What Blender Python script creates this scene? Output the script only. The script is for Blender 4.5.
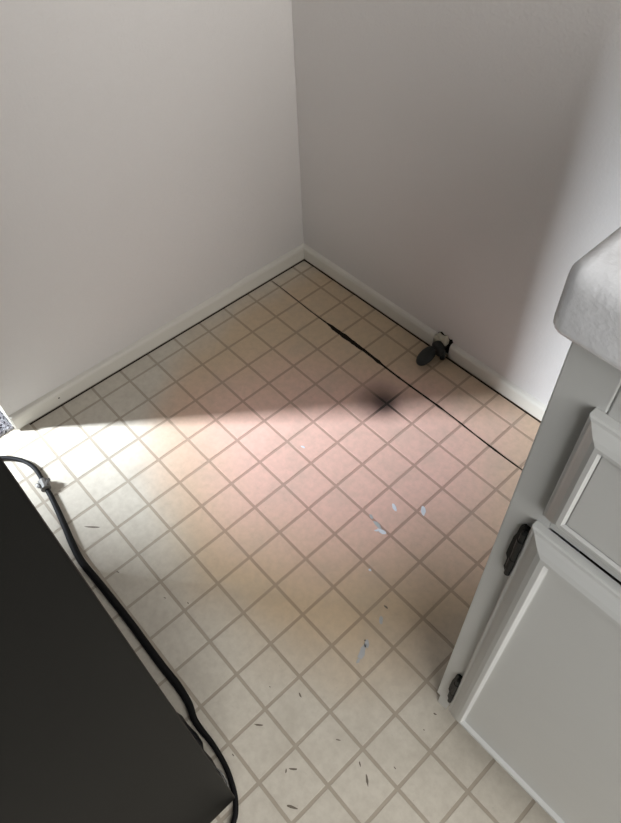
import bpy, bmesh, math, random
from mathutils import Vector, Matrix, noise

for o in list(bpy.data.objects):
    bpy.data.objects.remove(o)
scene = bpy.context.scene
COL = scene.collection
T = 0.0762                      # one floor square: 3 in


def V(x, y, z):
    return Vector((x * T, y * T, z * T))


# ------------------------------------------------------------------ camera
# world axes: corner of the alcove near the origin, left wall runs along -Y, right wall along +X
FPX = 689.183
PPX, PPY = 316.580, 391.901       # principal point (the photograph is slightly cropped)
cam_data = bpy.data.cameras.new('camera')
cam = bpy.data.objects.new('camera', cam_data)
COL.objects.link(cam)
right = Vector((0.676648, 0.735877, -0.025154))
down = Vector((0.562562, -0.538721, -0.627139))
fwd = Vector((-0.475048, 0.410202, -0.778501))
M = Matrix((right, -down, -fwd)).transposed().to_4x4()
M.translation = V(15.005361, -12.61235, 15.989083)
cam.matrix_world = M
cam_data.sensor_fit = 'HORIZONTAL'
cam_data.sensor_width = 36.0
cam_data.lens = FPX / 621.0 * 36.0
cam_data.shift_x = (310.5 - PPX) / 621.0
cam_data.shift_y = (PPY - 411.5) / 621.0
cam_data.clip_start = 0.01
scene.camera = cam

# ------------------------------------------------------------------ light
world = bpy.data.worlds.new('world')
scene.world = world
world.use_nodes = True
bg = world.node_tree.nodes['Background']
bg.inputs[0].default_value = (1.0, 0.95, 0.90, 1)
bg.inputs[1].default_value = 0.065


def area(name, loc, aim, sx, sy, power, color, spread=180):
    d = bpy.data.lights.new(name, 'AREA')
    d.shape = 'RECTANGLE'
    d.size, d.size_y = sx * T, sy * T
    d.energy = power
    d.color = color
    d.spread = math.radians(spread)
    o = bpy.data.objects.new(name, d)
    COL.objects.link(o)
    o.location = V(*loc)
    o.rotation_euler = (V(*aim) - V(*loc)).to_track_quat('-Z', 'Y').to_euler()
    return o


# next-room daylight, cut by an unseen slit wall added below to shape it
SLIT = Vector((-10.0, -23.7, 12.5))
WAZ = math.radians(49.5)                 # direction in which the slit faces the alcove
WD = Vector((math.cos(WAZ), math.sin(WAZ), 0))
sky = SLIT - WD * 10.0 + Vector((0, 0, 10.0))
area('next_room_daylight', sky, SLIT, 2.4, 12, 530, (0.85, 0.92, 1.0))
# kitchen window to the right of the camera
area('kitchen_window_light', (36, -15, 24), (4, -6, 8), 28, 22, 70, (1.0, 0.98, 0.955))

vs = scene.view_settings
vs.view_transform = 'Standard'
vs.look = 'None'
vs.gamma = 1.0
vs.use_curve_mapping = False
vs.exposure = 0.0

# ------------------------------------------------------------------ materials
def srgb(r, g, b):
    f = lambda c: (c / 255) / 12.92 if c / 255 <= 0.04045 else ((c / 255 + 0.055) / 1.055) ** 2.4
    return (f(r), f(g), f(b), 1)


class NT:
    """small helper round a material's node tree"""
    def __init__(self, name, rough=0.5, spec=0.5, metallic=0.0):
        self.m = bpy.data.materials.new(name)
        self.m.use_nodes = True
        self.t = self.m.node_tree
        self.b = self.t.nodes['Principled BSDF']
        self.b.inputs['Roughness'].default_value = rough
        self.b.inputs['Specular IOR Level'].default_value = spec
        self.b.inputs['Metallic'].default_value = metallic

    def n(self, kind, **props):
        nd = self.t.nodes.new(kind)
        for k, v in props.items():
            setattr(nd, k, v)
        return nd

    def l(self, a, b):
        self.t.links.new(a, b)

    def noise(self, scale, detail=3.0, rough=0.5, vec=None):
        nd = self.n('ShaderNodeTexNoise')
        nd.inputs['Scale'].default_value = scale
        nd.inputs['Detail'].default_value = detail
        nd.inputs['Roughness'].default_value = rough
        if vec is None:
            vec = self.pos()
        self.l(vec, nd.inputs['Vector'])
        return nd.outputs['Fac']

    def pos(self):
        return self.n('ShaderNodeNewGeometry').outputs['Position']

    def mrange(self, val, a, b, c, d, smooth=False):
        nd = self.n('ShaderNodeMapRange')
        if smooth:
            nd.interpolation_type = 'SMOOTHSTEP'
        self.l(val, nd.inputs[0])
        for i, x in enumerate((a, b, c, d)):
            nd.inputs[i + 1].default_value = x
        return nd.outputs[0]

    def mix(self, fac, a, b, blend='MIX'):
        nd = self.n('ShaderNodeMix', data_type='RGBA', blend_type=blend)
        for sock, x in ((nd.inputs[0], fac), (nd.inputs[6], a), (nd.inputs[7], b)):
            if isinstance(x, bpy.types.NodeSocket):
                self.l(x, sock)
            else:
                sock.default_value = x
        return nd.outputs[2]

    def math(self, op, a, b=0.0):
        nd = self.n('ShaderNodeMath', operation=op)
        for i, x in enumerate((a, b)):
            if isinstance(x, bpy.types.NodeSocket):
                self.l(x, nd.inputs[i])
            else:
                nd.inputs[i].default_value = x
        return nd.outputs[0]

    def dist(self, c, sx=1.0, sy=1.0, ang=0.0):
        """distance in floor squares from point c on the floor, in an ellipse turned by ang"""
        mp = self.n('ShaderNodeMapping', vector_type='TEXTURE')
        mp.inputs['Location'].default_value = V(*c)
        mp.inputs['Rotation'].default_value = (0, 0, ang)
        mp.inputs['Scale'].default_value = (T * sx, T * sy, T * 1000)
        self.l(self.pos(), mp.inputs['Vector'])
        ln = self.n('ShaderNodeVectorMath', operation='LENGTH')
        self.l(mp.outputs[0], ln.inputs[0])
        return ln.outputs['Value']

    def color(self, c):
        if isinstance(c, bpy.types.NodeSocket):
            self.l(c, self.b.inputs['Base Color'])
        else:
            self.b.inputs['Base Color'].default_value = c

    def bump(self, h, strength, dist):
        nd = self.n('ShaderNodeBump')
        nd.inputs['Strength'].default_value = strength
        nd.inputs['Distance'].default_value = dist
        self.l(h, nd.inputs['Height'])
        self.l(nd.outputs[0], self.b.inputs['Normal'])


def plain(name, col, rough=0.5, spec=0.5, metallic=0.0, var=0.12, scale=60, bump=0.0):
    k = NT(name, rough, spec, metallic)
    f = k.noise(scale, 4)
    dark = tuple(c * (1 - var) for c in col[:3]) + (1,)
    k.color(k.mix(f, dark, tuple(min(1, c * (1 + var)) for c in col[:3]) + (1,)))
    if bump:
        k.bump(f, bump, 0.002)
    return k.m


def wall_material():
    k = NT('painted_drywall', 0.62, 0.3)
    f = k.noise(3.0, 3)
    k.color(k.mix(f, (0.655, 0.635, 0.615, 1), (0.695, 0.675, 0.655, 1)))
    a = k.noise(190, 4, 0.6)
    b = k.noise(60, 2, 0.5)
    k.bump(k.math('ADD', a, k.math('MULTIPLY', b, 0.8)), 0.34, 0.003)
    return k.m


def floor_material(name, grout):
    k = NT(name, 0.42, 0.42)
    # sheet vinyl: grey beige, tan over the alcove, with a large pink area
    if grout:
        beige, tan, pink, burn = (0.40, 0.352, 0.285, 1), (0.365, 0.275, 0.185, 1), (0.44, 0.285, 0.235, 1), (0.010, 0.007, 0.006, 1)
    else:
        beige, tan, pink, burn = (0.60, 0.56, 0.48, 1), (0.56, 0.43, 0.29, 1), (0.71, 0.46, 0.39, 1), (0.045, 0.024, 0.022, 1)
    wob = k.math('MULTIPLY', k.math('SUBTRACT', k.noise(3.2, 2), 0.5), 2.4)
    dt = k.math('ADD', k.dist((6.9, -3.6, 0), 1.25, 1.0, math.radians(-60)), wob)
    c = k.mix(k.mrange(dt, 5.0, 6.8, 1, 0, True), beige, tan)
    dp = k.math('ADD', k.dist((7.6, -5.0, 0), 1.4, 0.95, math.radians(38)), wob)
    c = k.mix(k.mrange(dp, 1.6, 5.0, 1, 0, True), c, pink)
    # mottled print and dirt
    f1 = k.noise(70, 5, 0.65)
    f2 = k.noise(14, 3, 0.5)
    c = k.mix(k.mrange(f1, 0.38, 0.72, 0.0, 0.26), c, (0.30, 0.25, 0.20, 1))
    c = k.mix(k.mrange(f2, 0.50, 0.75, 0.0, 0.26), c, (0.36, 0.32, 0.26, 1))
    sp = k.noise(260, 2, 0.5)
    c = k.mix(k.mrange(sp, 0.74, 0.80, 0.0, 0.5), c, (0.12, 0.10, 0.08, 1))
    # scorch mark
    if grout:
        db = k.dist((6.96, -3.03, 0), 1.0, 1.0)
        c = k.mix(k.mrange(db, 0.12, 1.0, 0.97, 0, True), c, burn)
    else:
        db = k.dist((6.76, -3.06, 0), 1.0, 1.0)
        c = k.mix(k.mrange(db, 0.0, 1.1, 0.78, 0, True), c, burn)
        dk = k.dist((6.96, -3.03, 0), 1.0, 1.0)
        c = k.mix(k.mrange(dk, 0.0, 0.5, 0.85, 0, True), c, burn)
    k.color(c)
    k.b.inputs['Roughness'].default_value = 0.44
    k.bump(k.noise(150, 3, 0.6), 0.06, 0.001)
    return k.m


def carpet_material():
    k = NT('speckled_carpet', 0.95, 0.1)
    f = k.noise(170, 2, 0.6)
    k.color(k.mix(k.mrange(f, 0.40, 0.50, 0, 1), (0.06, 0.057, 0.068, 1), (0.72, 0.71, 0.74, 1)))
    k.bump(k.noise(420, 2), 0.8, 0.004)
    return k.m


def paint_material(name, col, rough, b1=0.10, sc=45):
    k = NT(name, rough, 0.5)
    f = k.noise(9, 3)
    k.color(k.mix(f, tuple(c * 0.94 for c in col[:3]) + (1,), col))
    a = k.noise(sc, 2, 0.5)
    b = k.noise(260, 2, 0.5)
    k.bump(k.math('ADD', a, k.math('MULTIPLY', b, 0.22)), b1, 0.003)
    return k.m


def black_metal():
    k = NT('black_painted_steel', 0.45, 0.06)
    f = k.noise(2.2, 3)
    c = k.mix(f, (0.006, 0.006, 0.0055, 1), (0.010, 0.010, 0.009, 1))
    sp = k.noise(170, 2, 0.5)
    c = k.mix(k.mrange(sp, 0.80, 0.84, 0, 0.25), c, (0.10, 0.10, 0.095, 1))
    k.color(c)
    k.bump(k.noise(700, 2), 0.12, 0.0006)
    return k.m


MAT = {
    'wall': wall_material(),
    'tile': floor_material('vinyl_square', False),
    'grout': floor_material('vinyl_joint', True),
    'base': paint_material('baseboard_paint', (0.70, 0.675, 0.61, 1), 0.42, 0.08),
    'carpet': carpet_material(),
    'cabinet': paint_material('cabinet_paint', (0.64, 0.65, 0.635, 1), 0.28, 0.10, 60),
    'counter': paint_material('countertop_paint', (0.88, 0.895, 0.92, 1), 0.2, 0.55, 26),
    'inside': plain('cabinet_inside_wood', (0.10, 0.085, 0.07, 1), 0.8, 0.2),
    'black': black_metal(),
    'blackplastic': plain('black_plastic', (0.010, 0.010, 0.011, 1), 0.45, 0.3),
    'blackiron': plain('black_hinge_metal', (0.007, 0.008, 0.008, 1), 0.5, 0.2, bump=0.2),
    'rubber': plain('cord_rubber', (0.006, 0.006, 0.0065, 1), 0.6, 0.18),
    'shade_dirt': plain('gap_shade_dirt', (0.016, 0.012, 0.009, 1), 0.9, 0.1),  # dark colour standing for shade and dirt inside gaps and holes
    'gray_metal': plain('dull_clip_metal', (0.16, 0.155, 0.145, 1), 0.5, 0.4, 0.3, bump=0.3),
    'flake': plain('pale_paint_fleck', (0.66, 0.69, 0.75, 1), 0.5, 0.4),
    'grayfleck': plain('grey_paint_fleck', (0.42, 0.43, 0.44, 1), 0.6, 0.3),
    'scuff': plain('brown_scuff', (0.17, 0.145, 0.115, 1), 0.8, 0.2),
    'valve': plain('valve_handle_plastic', (0.03, 0.032, 0.03, 1), 0.55, 0.25),
    'brass': plain('tarnished_brass', (0.10, 0.085, 0.055, 1), 0.5, 0.5, 0.6),
    'chip': plain('broken_plaster', (0.60, 0.57, 0.46, 1), 0.85, 0.2, bump=0.6),
    'gloss_line': plain('painted_gloss', (0.55, 0.56, 0.56, 1), 0.25, 0.5, 0.8),  # bright colour painting a gloss highlight on black plastic
}

# ------------------------------------------------------------------ mesh helpers
def obj(name, bm, mat, parent=None, smooth=False, recalc=True):
    if recalc:
        bmesh.ops.recalc_face_normals(bm, faces=bm.faces)
    me = bpy.data.meshes.new(name)
    bm.to_mesh(me)
    bm.free()
    if smooth:
        for p in me.polygons:
            p.use_smooth = True
    me.materials.append(MAT[mat])
    o = bpy.data.objects.new(name, me)
    COL.objects.link(o)
    if parent:
        o.parent = parent
    return o


def tag(o, label, cat=None, kind=None, group=None):
    o['label'] = label
    if cat:
        o['category'] = cat
    if kind:
        o['kind'] = kind
    if group:
        o['group'] = group
    return o


def empty(name, loc):
    o = bpy.data.objects.new(name, None)
    COL.objects.link(o)
    o.location = V(*loc)
    o.empty_display_size = 0.05
    return o


def part(name, bm, mat, parent, smooth=False):
    """mesh given in world coordinates, parented to an Empty or mesh with a plain translation"""
    o = obj(name, bm, mat, None, smooth)
    p = Vector()
    q = parent
    while q:
        p += q.location
        q = q.parent
    o.data.transform(Matrix.Translation(-p))
    o.parent = parent
    return o


def prism(bm, poly, z0, z1):
    """poly: list of (x, y) in squares"""
    a = [bm.verts.new(V(x, y, z0)) for x, y in poly]
    b = [bm.verts.new(V(x, y, z1)) for x, y in poly]
    n = len(poly)
    bm.faces.new(a[::-1])
    bm.faces.new(b)
    for i in range(n):
        bm.faces.new((a[i], a[(i + 1) % n], b[(i + 1) % n], b[i]))
    return bm


def box(x0, x1, y0, y1, z0, z1, bevel=0.0, seg=2, bm=None):
    nb = bm or bmesh.new()
    t = bmesh.new()
    prism(t, [(x0, y0), (x1, y0), (x1, y1), (x0, y1)], z0, z1)
    bmesh.ops.recalc_face_normals(t, faces=t.faces)
    if bevel:
        bmesh.ops.bevel(t, geom=list(t.edges), offset=bevel * T, segments=seg, affect='EDGES', profile=0.5)
    if bm is None:
        return t
    me = bpy.data.meshes.new('tmp')
    t.to_mesh(me)
    nb.from_mesh(me)
    bpy.data.meshes.remove(me)
    t.free()
    return nb


def catmull(pts, n=8):
    out = []
    P = [pts[0]] + list(pts) + [pts[-1]]
    for i in range(1, len(P) - 2):
        p0, p1, p2, p3 = [Vector(p) for p in P[i - 1:i + 3]]
        for s in range(n):
            t = s / n
            out.append(0.5 * ((2 * p1) + (p2 - p0) * t + (2 * p0 - 5 * p1 + 4 * p2 - p3) * t * t + (3 * p1 - p0 - 3 * p2 + p3) * t ** 3))
    out.append(Vector(P[-2]))
    return out


def tube(pts, rads, seg=12, flat=1.0):
    """pts in squares; rads per point in squares; flat squashes the section vertically"""
    bm = bmesh.new()
    rings = []
    N = len(pts)
    for i, p in enumerate(pts):
        d = (pts[min(i + 1, N - 1)] - pts[max(i - 1, 0)]).normalized()
        up = Vector((0, 0, 1)) if abs(d.z) < 0.95 else Vector((1, 0, 0))
        s = d.cross(up).normalized()
        u = s.cross(d).normalized()
        r = rads[i] if hasattr(rads, '__len__') else rads
        rings.append([bm.verts.new((p + s * (math.cos(a) * r) + u * (math.sin(a) * r * flat)) * T)
                      for a in (2 * math.pi * k / seg for k in range(seg))])
    for a, b in zip(rings, rings[1:]):
        for k in range(seg):
            bm.faces.new((a[k], a[(k + 1) % seg], b[(k + 1) % seg], b[k]))
    bm.faces.new(rings[0])
    bm.faces.new(rings[-1][::-1])
    return bm


def blob(cx, cy, pts_r, z0, z1, ang=0.0, sx=1.0, sy=1.0):
    """thin flake with an irregular outline"""
    poly = []
    n = len(pts_r)
    for k, r in enumerate(pts_r):
        a = 2 * math.pi * k / n
        x, y = math.cos(a) * r * sx, math.sin(a) * r * sy
        poly.append((cx + x * math.cos(ang) - y * math.sin(ang), cy + x * math.sin(ang) + y * math.cos(ang)))
    return prism(bmesh.new(), poly, z0, z1)


# ------------------------------------------------------------------ setting
WALL_END = -11.40
HI = 32.0
BT = 0.13                                   # baseboard thickness


def bx(y):                                  # face of left baseboard
    return 0.54 + (0.36 - 0.54) * (-0.45 - y) / 10.94


def by(x):                                  # face of right baseboard
    return -0.45 + (-0.32 + 0.45) * (x - 0.54) / 10.09


XR = 24.0                                   # right end of modelled room
YB = -26.0


def wall(name, poly, label):
    o = obj(name, prism(bmesh.new(), poly, 0.0 if False else -0.3, HI), 'wall')
    return tag(o, label, kind='structure')


wl = wall('wall_left', [(bx(0) - BT, 0.6), (bx(WALL_END) - BT, WALL_END), (bx(WALL_END) - BT - 1.45, WALL_END), (bx(0) - BT - 1.45, 0.6)],
          'pale grey painted wall on the left with a bare end')
wr = wall('wall_right', [(bx(0) - BT, by(0) + BT), (XR, by(XR) + BT), (XR, by(XR) + BT + 1.4), (bx(0) - BT, by(0) + BT + 1.4)],
          'shaded grey painted wall on the right above the valve')

# baseboards with rounded top edge, profile (thickness, height)
PROF = [(0.0, 0.05), (0.0, 0.44), (0.012, 0.50), (0.045, 0.555), (0.10, 0.585), (BT, 0.60)]


def baseboard(name, a, b, nrm, label, parent=None, ends=None):
    """a, b: floor points on the face; nrm: direction into the wall"""
    bm = bmesh.new()
    ra, rb = [], []
    ea, eb = ends or (0, 0)
    prof = [(BT, 0.05)] + PROF
    for t, z in prof:
        ra.append(bm.verts.new(V(a[0] + nrm[0] * t + (b[0] - a[0]) * 0, a[1] + nrm[1] * t, z) + V(ea * t * nrm[1], ea * t * nrm[0], 0)))
        rb.append(bm.verts.new(V(b[0] + nrm[0] * t, b[1] + nrm[1] * t, z) + V(eb * t * nrm[1], eb * t * nrm[0], 0)))
    n = len(prof)
    for i in range(n):
        j = (i + 1) % n
        bm.faces.new((ra[i], ra[j], rb[j], rb[i]))
    bm.faces.new(ra)
    bm.faces.new(rb[::-1])
    if parent is None:
        o = obj(name, bm, 'base')
        tag(o, label, kind='structure')
    else:
        o = part(name, bm, 'base', parent)
    return o


def fbx(y, e=0.0):
    return (bx(y) + e, y)


bl = baseboard('baseboard_left', fbx(-0.444 + BT), fbx(WALL_END), (-1, 0), 'low cream painted baseboard along the left wall')
br = baseboard('baseboard_right', (bx(-0.444) - BT, by(0.552)), (6.44, by(6.44)), (0, 1), 'low cream painted baseboard along the right wall')
br2 = baseboard('baseboard_length', (7.06, by(7.06)), (13.34, by(13.34)), (0, 1), None, br)
# rounded end of wall and board are one corner bead in baseboard paint
bead = obj('trim_1', box(bx(WALL_END) - BT - 1.46, bx(WALL_END) - BT + 0.02, WALL_END - 0.03, WALL_END + 0.0, 0.0, HI, 0.012, 1), 'base')
tag(bead, 'corner bead in cream baseboard paint on the end of the left wall', kind='structure')
# nail hole, a dark block painting in the shade inside it
nh = part('nail_hole', box(bx(-10.0) - 0.02, bx(-10.0) + 0.004, -10.0, -9.955, 0.30, 0.345), 'shade_dirt', bl)

# floor: recessed joint bed, squares as pieces
fl = obj('floor', prism(bmesh.new(), [(0.17, by(0) + BT), (XR, by(XR) + BT), (XR, YB), (0.17, YB)], -0.28, -0.006), 'grout')
tag(fl, 'square patterned vinyl floor, tan and pink in the alcove', kind='structure')
GW = 0.036                                  # half joint width
CH = 0.006


def tile_mesh(bm, x0, x1, y0, y1, sl=0.0):
    """one square, top at z = 0 with a softened rim; sl skews the -x side for the wall line"""
    def ring(e, z):
        return [bm.verts.new(V(x0 + e, y0 + e, z)), bm.verts.new(V(x1 - e, y0 + e, z)),
                bm.verts.new(V(x1 - e, y1 - e, z)), bm.verts.new(V(x0 + sl + e, y1 - e, z))]
    a = ring(0, -0.008)
    b = ring(CH, 0.0)
    bm.faces.new(b)
    for i in range(4):
        bm.faces.new((a[i], a[(i + 1) % 4], b[(i + 1) % 4], b[i]))


tb = bmesh.new()
tile_mesh(tb, -0.5 + GW, 0.5 - GW, -0.5 + GW, 0.5 - GW)
bmesh.ops.recalc_face_normals(tb, faces=tb.faces)
tile_me = bpy.data.meshes.new('tile')
tb.to_mesh(tile_me)
tb.free()
tile_me.materials.append(MAT['tile'])

CP = M.translation / T


def pix(x, y, z=0.0):
    d = Vector((x, y, z)) - CP
    w = d.dot(fwd)
    if w < 0.5:
        return None
    return PPX + FPX * d.dot(right) / w, PPY + FPX * d.dot(down) / w


def in_view(x, y):
    p = pix(x, y)
    return p and -12 < p[0] < 633 and -12 < p[1] < 835 and not (y > -8.2 and x > 13.9)


rest = bmesh.new()
nt = 0
for i in range(0, int(XR)):
    for j in range(0, int(-YB)):
        x0, x1, y1, y0 = i + GW, i + 1 - GW, -j - GW, -j - 1 + GW
        if i == 0:
            x0 = max(x0, bx(y0) + 0.028) if j < 11 else 0.20
        if j == 0:
            y1 = min(y1, by(i + 0.5) - 0.03)
        edge = i == 0 or j == 0
        vis = any(in_view(a, b) for a in (i, i + 1) for b in (-j, -j - 1)) and nt < 299
        if vis:
            if edge:
                bm = bmesh.new()
                tile_mesh(bm, x0, x1, y0, y1, (bx(y1) - bx(y0)) if (i == 0 and j < 11) else 0.0)
                o = obj('tile', bm, 'tile')
            else:
                o = bpy.data.objects.new('tile', tile_me)
                COL.objects.link(o)
                o.location = V(i + 0.5, -j - 0.5, 0)
            o.parent = fl
            nt += 1
        else:
            tile_mesh(rest, x0, x1, y0, y1)
ro = obj('tile_field', rest, 'tile', fl)
ro['kind'] = 'stuff'

# dark strip along the baseboards, painting in the shade and dirt of the gap
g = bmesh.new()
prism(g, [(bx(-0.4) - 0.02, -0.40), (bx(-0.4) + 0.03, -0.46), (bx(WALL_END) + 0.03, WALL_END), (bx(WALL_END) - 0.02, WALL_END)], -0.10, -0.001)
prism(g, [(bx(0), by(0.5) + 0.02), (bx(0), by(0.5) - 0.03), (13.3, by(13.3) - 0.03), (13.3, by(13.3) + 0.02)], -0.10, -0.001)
part('floor_gap', g, 'shade_dirt', fl)

# torn seam along one joint, its dark opening painted as a ragged strip
rnd = random.Random(4)
sb = bmesh.new()
ctrl = [(0.62, .012), (1.5, .014), (2.6, .02), (3.2, .026), (3.55, .05), (3.75, .085), (4.3, .085), (4.9, .06), (5.3, .05), (5.6, .065), (6.1, .045),
        (7.0, .042), (7.6, .035), (8.1, .05), (8.4, .028), (9.0, .03), (9.5, .02), (9.9, .035), (10.25, .045), (10.6, .028), (11.2, .018), (12.0, .012)]
top, bot = [], []
x = 0.62
while x < 12.0:
    for (xa, wa), (xb, wb) in zip(ctrl, ctrl[1:]):
        if xa <= x <= xb:
            w = wa + (wb - wa) * (x - xa) / (xb - xa)
            break
    mid = -2.0 + 0.02 * math.sin(x * 1.7) - (0.02 if 3.6 < x < 5 else 0)
    w *= rnd.uniform(0.8, 1.2) * (1.0 if 3.4 < x < 5.8 else 0.7)
    top.append((x, mid + w * 0.9))
    bot.append((x, mid - w * 0.9))
    x += 0.11
zt = 0.006
vt = [sb.verts.new(V(a, b, zt)) for a, b in top]
vb = [sb.verts.new(V(a, b, zt)) for a, b in bot]
vt2 = [sb.verts.new(V(a, b, -0.02)) for a, b in top]
vb2 = [sb.verts.new(V(a, b, -0.02)) for a, b in bot]
for k in range(len(vt) - 1):
    sb.faces.new((vt[k], vt[k + 1], vb[k + 1], vb[k]))
    sb.faces.new((vt[k], vt2[k], vt2[k + 1], vt[k + 1]))
    sb.faces.new((vb[k], vb[k + 1], vb2[k + 1], vb2[k]))
so = part('torn_seam', sb, 'shade_dirt', fl)
so['label'] = 'dark torn seam along a floor joint'

# flecks of paint and scuffs on the vinyl: (x, y, size, stretch, angle, material)
R8 = lambda s: [rnd.uniform(0.7, 1.15) * s for _ in range(9)]
for (fx, fy, s, st, an, mt) in [
        (9.78, -6.08, .13, 1.5, 0.35, 'flake'), (9.58, -6.03, .10, 1.9, -0.1, 'grayfleck'), (9.30, -5.98, .075, 1.4, -0.2, 'grayfleck'), (9.66, -6.16, .05, 1.6, 0.8, 'flake'),
        (9.50, -5.34, .085, 1.9, -0.35, 'flake'), (10.10, -4.87, .115, 1.5, -0.75, 'flake'), (11.58, -8.60, .13, 1.7, -1.2, 'grayfleck'), (11.52, -8.38, .10, 1.4, -1.0, 'grayfleck'), (11.66, -8.80, .06, 1.6, -1.3, 'grayfleck'),
        (11.36, -7.75, .085, 1.5, -0.9, 'grayfleck'), (6.45, -5.80, .055, 1.7, 0.4, 'flake'), (10.3, -7.05, .05, 1.2, 0.3, 'flake')]:
    part('paint_fleck', blob(fx, fy, R8(s * 0.8), -0.004, 0.006, an, st, 0.7), mt, fl)
for (u, v, s, st, an) in [(386, 607, .06, 1.7, 0.0), (366, 641, .06, 1.5, 0.2), (293, 769, .06, 2.4, 0.75), (286, 771, .05, 1.3, -0.8), (292, 807, .07, 2.6, -2.6), (367, 780, .07, 2.4, -0.6),
                      (360, 764, .05, 1.6, -0.5), (259, 725, .06, 2.4, 0.75), (270, 687, .03, 1, 0), (188, 603, .035, 1.2, 0), (435, 714, .045, 1.2, .3), (424, 730, .03, 1, 0), (395, 768, .035, 1.4, 0),
                      (165, 598, .03, 1.8, .4), (300, 695, .05, 2.0, -.3), (338, 740, .04, 2.0, 0.6), (118, 572, .04, 1.6, .6), (233, 755, .035, 1.4, 0), (92, 527, .07, 4.2, 0.78)]:
    d = right * ((u - PPX) / FPX) + down * ((v - PPY) / FPX) + fwd
    q = CP + d * (-CP.z / d.z)
    part('scuff_mark', blob(q.x, q.y, R8(s * 0.7), -0.004, 0.005, an, st, 0.5), 'scuff', fl)

# carpet of the next room
cb = bmesh.new()
prism(cb, [(0.17, WALL_END), (0.17, YB), (-22, YB), (-22, 2), (-1.2, 2), (-1.2, WALL_END)], -0.28, 0.02)
cp = obj('floor_carpet', cb, 'carpet')
tag(cp, 'black and white speckled carpet beyond the end of the left wall', kind='structure')
pile = bmesh.new()
rp = random.Random(9)
for k in range(9000):
    px, py = rp.uniform(-1.6, 0.16), rp.uniform(-13.2, WALL_END - 0.02)
    h = rp.uniform(0.06, 0.14)
    a = rp.uniform(0, 6.28)
    w = 0.022
    v = [pile.verts.new(V(px + w * math.cos(a + q), py + w * math.sin(a + q), 0.015)) for q in (0, 2.1, 4.2)]
    t = pile.verts.new(V(px + rp.uniform(-.04, .04), py + rp.uniform(-.04, .04), 0.015 + h))
    for q in range(3):
        pile.faces.new((v[q], v[(q + 1) % 3], t))
po = obj('carpet_pile', pile, 'carpet', cp, recalc=False)
po['kind'] = 'stuff'

# unseen wall with a narrow slit, added to shape the daylight beam
wf = bmesh.new()
WS = Vector((-WD.y, WD.x, 0))


def slab(u0, u1, z0, z1):
    c = []
    for u, t in ((u0, 0.0), (u1, 0.0), (u1, -1.2), (u0, -1.2)):
        p = SLIT + WS * u + WD * t
        c.append((p.x, p.y))
    prism(wf, c, z0, z1)


slab(-9, -0.9, 0.0, HI)
slab(0.9, 9, 0.0, HI)
slab(-0.9, 0.9, 0.0, 8.0)
slab(-0.9, 0.9, 17.0, HI)
wfo = obj('wall_slit', wf, 'wall')
tag(wfo, 'unseen pale wall with a narrow slit, added to shape the daylight', kind='structure')

# ------------------------------------------------------------------ base cabinet
CX0, CX1 = 13.45, 19.45
FY = -8.40                                  # front of the face frame
BY = -0.62
TOE = 1.35
CTOP = 11.88
cab = empty('base_cabinet', (CX0, FY, 0))
tag(cab, 'grey painted base cabinet with a drawer and a black hinged door', 'cabinet')
FT = 0.26
DL, DR = 13.82, 19.08
DTOP, DBOT = 9.03, 1.45
part('side_panel', box(CX0, CX0 + 0.22, FY + FT, BY, 0.0, CTOP), 'cabinet', cab)
part('side_panel', box(CX1 - 0.22, CX1, FY + FT, BY, 0.0, CTOP), 'cabinet', cab)
part('back_panel', box(CX0 + 0.22, CX1 - 0.22, BY - 0.12, BY, 0.3, CTOP), 'inside', cab)
part('bottom_panel', box(CX0 + 0.22, CX1 - 0.22, FY + FT, BY - 0.12, TOE, TOE + 0.22), 'inside', cab)
part('toe_kick', box(CX0 + 0.22, CX1 - 0.22, FY + 1.0, FY + 1.18, 0.0, TOE), 'cabinet', cab)
ST = 0.52
part('stile', box(CX0, CX0 + ST, FY, FY + FT, TOE, CTOP, 0.02), 'cabinet', cab)
part('stile', box(CX1 - ST, CX1, FY, FY + FT, TOE, CTOP, 0.02), 'cabinet', cab)
part('rail', box(CX0 + ST, CX1 - ST, FY, FY + FT, 11.0, CTOP, 0.02), 'cabinet', cab)
part('rail', box(CX0 + ST, CX1 - ST, FY, FY + FT, TOE, TOE + 0.42, 0.02), 'cabinet', cab)
# the middle rail sits a little crooked, opening a dark gap over the door
rm = bmesh.new()
prism(rm, [(CX0 + ST, FY), (CX1 - ST, FY), (CX1 - ST, FY + FT), (CX0 + ST, FY + FT)], 9.06, 9.6)
for v in rm.verts:
    if v.co.z < 9.2 * T:
        v.co.z += (v.co.x / T - CX0 - ST) * 0.018 * T
part('rail', rm, 'cabinet', cab)


def ring_panel(x0, x1, z0, z1, steps, yf):
    """front with moulded rim: steps = (inset, forward) from outside in; returns rim mesh and flat panel mesh"""
    bm = bmesh.new()
    prev = None
    for k, (e, d) in enumerate(steps):
        r = [bm.verts.new(V(a, yf - d, b)) for a, b in ((x0 + e, z0 + e), (x1 - e, z0 + e), (x1 - e, z1 - e), (x0 + e, z1 - e))]
        if prev:
            for i in range(4):
                bm.faces.new((prev[i], prev[(i + 1) % 4], r[(i + 1) % 4], r[i]))
        else:
            bm.faces.new(r[::-1])
        prev = r
    e, d = steps[-1]
    pm = box(x0 + e - 0.02, x1 - e + 0.02, yf - d, yf, z0 + e - 0.02, z1 - e + 0.02)
    return bm, pm


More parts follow.
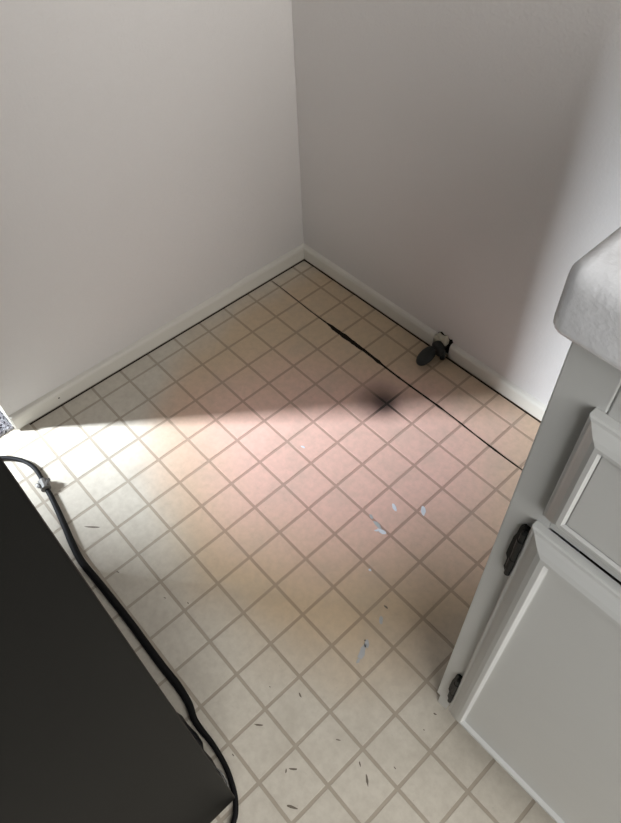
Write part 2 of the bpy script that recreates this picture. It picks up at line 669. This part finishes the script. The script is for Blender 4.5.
STEPS = [(0.0, 0.005), (0.0, 0.095), (0.02, 0.115), (0.06, 0.125), (0.10, 0.15), (0.20, 0.20), (0.27, 0.222), (0.335, 0.222), (0.345, 0.214), (0.378, 0.145), (0.39, 0.14)]
fm, pm = ring_panel(DL, DR, DBOT, DTOP, STEPS, FY)
door = part('door', fm, 'cabinet', cab)
part('door_panel', pm, 'cabinet', door)
fm, pm = ring_panel(DL + 0.05, DR, 9.34, 11.14, [(a * 0.72, b if k < 9 else 0.195) for k, (a, b) in enumerate(STEPS)], FY)
dr = part('drawer', fm, 'cabinet', cab)
part('drawer_panel', pm, 'cabinet', dr)


def hinge(z0, z1):
    """wrap hinge: wavy leaf on the stile, barrel along the door edge"""
    h = z1 - z0
    prof = [(0.0, 0.0), (0.0, 1.0), (-0.09, 1.0), (-0.13, 0.94), (-0.135, 0.80), (-0.155, 0.72), (-0.16, 0.5), (-0.16, 0.34), (-0.125, 0.26), (-0.125, 0.08), (-0.09, 0.0)]
    bm = bmesh.new()
    poly = [(DL - 0.005 + a, z0 + b * h) for a, b in prof]
    f = [bm.verts.new(V(a, FY - 0.045, b)) for a, b in poly]
    k = [bm.verts.new(V(a, FY - 0.0, b)) for a, b in poly]
    bm.faces.new(f)
    bm.faces.new(k[::-1])
    for i in range(len(poly)):
        bm.faces.new((f[i], f[(i + 1) % len(poly)], k[(i + 1) % len(poly)], k[i]))
    o = part('hinge', bm, 'blackiron', door)
    o['label'] = 'black metal hinge'
    n = 5
    for q in range(3):
        za, zb = z0 + h * (0.26 + q * 0.17), z0 + h * (0.26 + q * 0.17 + 0.155)
    pts = [Vector((DL - 0.045, FY - 0.075, z0 + h * t)) for t in (0.02, 0.05, 0.2, 0.205, 0.4, 0.41, 0.6, 0.61, 0.8, 0.805, 0.95, 0.98)]
    rr = [0.02, 0.042, 0.042, 0.055, 0.055, 0.048, 0.048, 0.055, 0.055, 0.042, 0.042, 0.02]
    bar = tube(pts, rr, 10)
    me = bpy.data.meshes.new('tmp')
    bar.to_mesh(me)
    bm = bmesh.new()
    bm.from_mesh(o.data)
    me.transform(Matrix.Translation(-(o.parent.location + o.parent.parent.location)))
    bm.from_mesh(me)
    bm.to_mesh(o.data)
    bm.free()
    bar.free()
    bpy.data.meshes.remove(me)


hinge(7.60, 8.80)
hinge(1.75, 3.2)

# countertop, thick rounded slab painted white grey
CY0, CY1, CZ0, CZ1 = -8.70, by(16), 11.88, 12.63
prof = [(CY1, CZ0)]
for cy, cz, r, a0 in ((CY0, CZ0, 0.15, 270), (CY0, CZ1, 0.21, 180)):
    for q in range(8):
        a = math.radians(a0 - 90 * q / 7)
        oz = cz + r if cz == CZ0 else cz - r
        prof.append((cy + r + r * math.cos(a), oz + r * math.sin(a)))
prof.append((CY1, CZ1))
ct = bmesh.new()
XA, XB, EB = 13.31, CX1 + 0.2, 0.15
ymid, zmid = (CY0 + CY1) / 2, (CZ0 + CZ1) / 2
rings = []
for xo, inset in [(XA + EB * (1 - math.sin(t)), EB * (1 - math.cos(t))) for t in [math.radians(90 * (1 - k / 5)) for k in range(6)][::1]][::1] + [(XB, 0.0)]:
    # end rim: the profile pulled in towards its middle line
    rings.append([ct.verts.new(V(xo, y + inset * (1 if y < ymid else 0), max(CZ0 + inset, min(CZ1 - inset, z)))) for y, z in prof])
rings = sorted(rings, key=lambda r: r[0].co.x)
for a, b in zip(rings, rings[1:]):
    for k in range(len(prof)):
        ct.faces.new((a[k], a[(k + 1) % len(prof)], b[(k + 1) % len(prof)], b[k]))
ct.faces.new(rings[0])
ct.faces.new(rings[-1][::-1])
cto = obj('countertop', ct, 'counter', smooth=True)
tag(cto, 'thick rounded white grey painted countertop on the grey cabinet', 'countertop')
# ------------------------------------------------------------------ refrigerator standing pulled out at the left
FX0, FX1 = 5.0, 11.93
FYB, FYF = -12.52, -21.0
fr = empty('refrigerator', (FX0, FYF, 0))
tag(fr, 'tall black refrigerator pulled out in front of the alcove, side towards the camera', 'refrigerator')
part('body', box(FX0, FX1, FYF, FYB, 0.18, 21.8, 0.03, 2), 'black', fr)
part('door', box(FX0, FX1, FYF - 0.85, FYF - 0.06, 0.75, 14.2, 0.12, 3), 'black', fr)
part('freezer_door', box(FX0, FX1, FYF - 0.85, FYF - 0.06, 14.3, 21.8, 0.12, 3), 'black', fr)
for z0, z1 in ((6.5, 13.8), (14.7, 18.5)):
    pts = catmull([(FX0 + 0.6, FYF - 0.85, z0), (FX0 + 0.6, FYF - 1.35, z0 + 0.4), (FX0 + 0.6, FYF - 1.35, z1 - 0.4), (FX0 + 0.6, FYF - 0.85, z1)], 6)
    part('handle', tube(pts, 0.14, 10), 'blackplastic', fr, True)
part('compressor_cover', box(FX0 + 0.7, FX1 - 2.2, FYB - 0.02, FYB + 0.06, 0.5, 3.6, 0.03, 1), 'blackplastic', fr)
for xx in (FX0 + 0.5, FX1 - 0.5):
    for yy in (FYF + 0.6, FYB - 0.7):
        part('foot', tube([Vector((xx, yy, 0.0)), Vector((xx, yy, 0.06)), Vector((xx, yy, 0.07)), Vector((xx, yy, 0.3))], [0.22, 0.22, 0.12, 0.12], 12), 'blackplastic', fr)
# torn strip of black liner hanging out at the lower back edge
ls = bmesh.new()
prof = [(9.05, 0.03), (9.3, 0.06), (9.6, 0.10), (9.75, 0.09), (9.9, 0.15), (10.15, 0.14), (10.4, 0.19), (10.62, 0.17), (10.75, 0.07), (11.0, 0.10), (11.25, 0.06), (11.5, 0.03)]
prev = None
for xx, w in prof:
    w *= 0.72
    r = [ls.verts.new(V(xx, FYB - 0.03, 0.30)), ls.verts.new(V(xx, FYB + w * 0.55, 0.24)), ls.verts.new(V(xx, FYB + w, 0.08)),
         ls.verts.new(V(xx, FYB + w, 0.05)), ls.verts.new(V(xx, FYB + w * 0.5, 0.20)), ls.verts.new(V(xx, FYB - 0.03, 0.26))]
    if prev:
        for i in range(6):
            ls.faces.new((prev[i], prev[(i + 1) % 6], r[(i + 1) % 6], r[i]))
    else:
        ls.faces.new(r)
    prev = r
ls.faces.new(prev[::-1])
lo = part('torn_liner', ls, 'blackplastic', fr)
lo['label'] = 'torn black strip hanging at the lower back edge'
fo = part('gloss_highlight', tube(catmull([(11.2, -12.50, 0.2), (11.4, -12.46, 0.23), (11.58, -12.48, 0.24), (11.72, -12.54, 0.24)], 5), 0.018, 6), 'gloss_line', fr)  # bright tube put in for the gloss highlight on a curved plastic piece

# ------------------------------------------------------------------ power cord
r0 = 0.085
cpts = [(0.75, -12.75, r0), (0.80, -12.45, r0), (0.95, -12.20, r0), (1.17, -11.98, r0), (1.49, -11.78, r0), (1.85, -11.68, r0), (2.2, -11.68, r0), (2.62, -11.74, r0), (3.14, -11.80, r0), (4.01, -11.95, r0), (4.68, -12.08, r0),
        (5.25, -12.15, r0), (6.0, -12.13, r0), (7.3, -12.11, r0), (8.6, -12.13, r0), (9.3, -12.12, r0), (9.8, -12.16, r0), (10.2, -12.27, r0), (10.83, -12.27, r0), (11.3, -12.32, r0), (11.65, -12.42, r0),
        (11.95, -12.56, r0), (12.2, -12.80, r0), (12.35, -13.2, r0), (12.4, -14.2, r0), (12.5, -15.4, r0)]
path = catmull(cpts, 8)
rr = []
for p in path:
    x = p.x
    if x < 2.2:
        r = 0.062
    elif x < 4.6:
        r = 0.062 + 0.028 * (x - 2.2) / 2.4
    elif x < 9.3:
        r = 0.090
    else:
        r = max(0.056, 0.090 - 0.020 * (x - 9.3))
    rr.append(r)
cord = obj('power_cord', tube(path, rr, 12, 0.9), 'rubber', smooth=True)
tag(cord, 'black power cord lying on the floor along the refrigerator', 'cord')
# clip on the cord: a band with two tabs
cc = Vector((2.62, -11.74, 0.13))
cd = Vector((0.97, -0.18, 0)).normalized()
cl = bmesh.new()
ring = tube([cc - cd * 0.16, cc - cd * 0.15, cc + cd * 0.15, cc + cd * 0.16], [0.10, 0.135, 0.135, 0.10], 12)
me = bpy.data.meshes.new('tmp')
ring.to_mesh(me)
cl.from_mesh(me)
ring.free()
bpy.data.meshes.remove(me)
clip = obj('cord_clip', cl, 'gray_metal')
tag(clip, 'small dull grey metal clip around the black cord', 'clip')
sd = Vector((-cd.y, cd.x, 0))
for s, ln in ((1, 0.10), (-1, 0.14)):
    b0 = cc + sd * s * 0.10 + Vector((0, 0, 0.06))
    b1 = cc + sd * s * (0.10 + ln * 0.6) + Vector((0, 0, 0.10)) + cd * 0.05
    part('tab', tube([b0, b0.lerp(b1, 0.5) + Vector((0, 0, 0.04)), b1], [0.11, 0.10, 0.07], 8, 0.45), 'gray_metal', clip)

# ------------------------------------------------------------------ shut-off valve in a hole of the right baseboard
yv = by(6.75)
va = empty('water_valve', (6.75, yv, 0))
tag(va, 'dark shut-off valve with an oval handle poking through the right baseboard', 'valve')
part('pipe_stub', tube([Vector((6.80, yv + 0.4, 0.33)), Vector((6.80, yv - 0.05, 0.33)), Vector((6.79, yv - 0.10, 0.33))], [0.11, 0.11, 0.10], 12), 'brass', va, True)
part('valve_body', tube([Vector((6.80, yv - 0.02, 0.33)), Vector((6.79, yv - 0.06, 0.33)), Vector((6.76, yv - 0.22, 0.33)), Vector((6.75, yv - 0.26, 0.33))], [0.16, 0.24, 0.24, 0.16], 14), 'valve', va, True)
part('outlet', tube([Vector((6.95, yv - 0.12, 0.33)), Vector((6.95, yv - 0.12, 0.10)), Vector((6.95, yv - 0.12, 0.0))], [0.09, 0.09, 0.08], 10), 'valve', va, True)
part('stem', tube([Vector((6.76, yv - 0.2, 0.33)), Vector((6.68, yv - 0.42, 0.33))], 0.075, 10), 'valve', va, True)
# oval handle: flattened ellipsoid
hb = bmesh.new()
bmesh.ops.create_uvsphere(hb, u_segments=22, v_segments=12, radius=1.0)
dirh = Vector((0.10, -0.97, -0.10)).normalized()
side = dirh.cross(Vector((0, 0, 1))).normalized()
nrm = side.cross(dirh)
for v in hb.verts:
    a, b, c = v.co
    a2 = math.copysign(abs(a) ** 0.85, a)
    v.co = (Vector((6.67, yv - 0.57, 0.24)) + dirh * a2 * 0.42 + side * b * 0.22 + nrm * c * 0.15) * T
part('handle', hb, 'valve', va, True)
# dark sheet painting the shade of the wall hole behind, and crumbled edge
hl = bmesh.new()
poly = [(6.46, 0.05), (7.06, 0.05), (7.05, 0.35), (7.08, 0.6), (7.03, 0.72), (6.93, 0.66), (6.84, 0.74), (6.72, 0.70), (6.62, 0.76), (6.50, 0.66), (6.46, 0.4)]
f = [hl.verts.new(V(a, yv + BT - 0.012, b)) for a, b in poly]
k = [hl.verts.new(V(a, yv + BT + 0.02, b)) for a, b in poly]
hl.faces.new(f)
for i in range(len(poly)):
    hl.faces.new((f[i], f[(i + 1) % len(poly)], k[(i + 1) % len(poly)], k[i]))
part('pipe_hole', hl, 'shade_dirt', wr)
ck = bmesh.new()
poly = [(6.50, 0.42), (6.62, 0.36), (6.80, 0.40), (6.93, 0.46), (6.94, 0.62), (6.86, 0.78), (6.74, 0.68), (6.64, 0.66), (6.55, 0.70), (6.49, 0.58)]
f = [ck.verts.new(V(a, yv - 0.02 - 0.06 * rnd.random(), b)) for a, b in poly]
k = [ck.verts.new(V(a, yv + BT - 0.02, b)) for a, b in poly]
ck.faces.new(f)
ck.faces.new(k[::-1])
for i in range(len(poly)):
    ck.faces.new((f[i], f[(i + 1) % len(poly)], k[(i + 1) % len(poly)], k[i]))
co = part('broken_chip', ck, 'chip', br)
co['label'] = 'broken cream chip over the pipe hole'
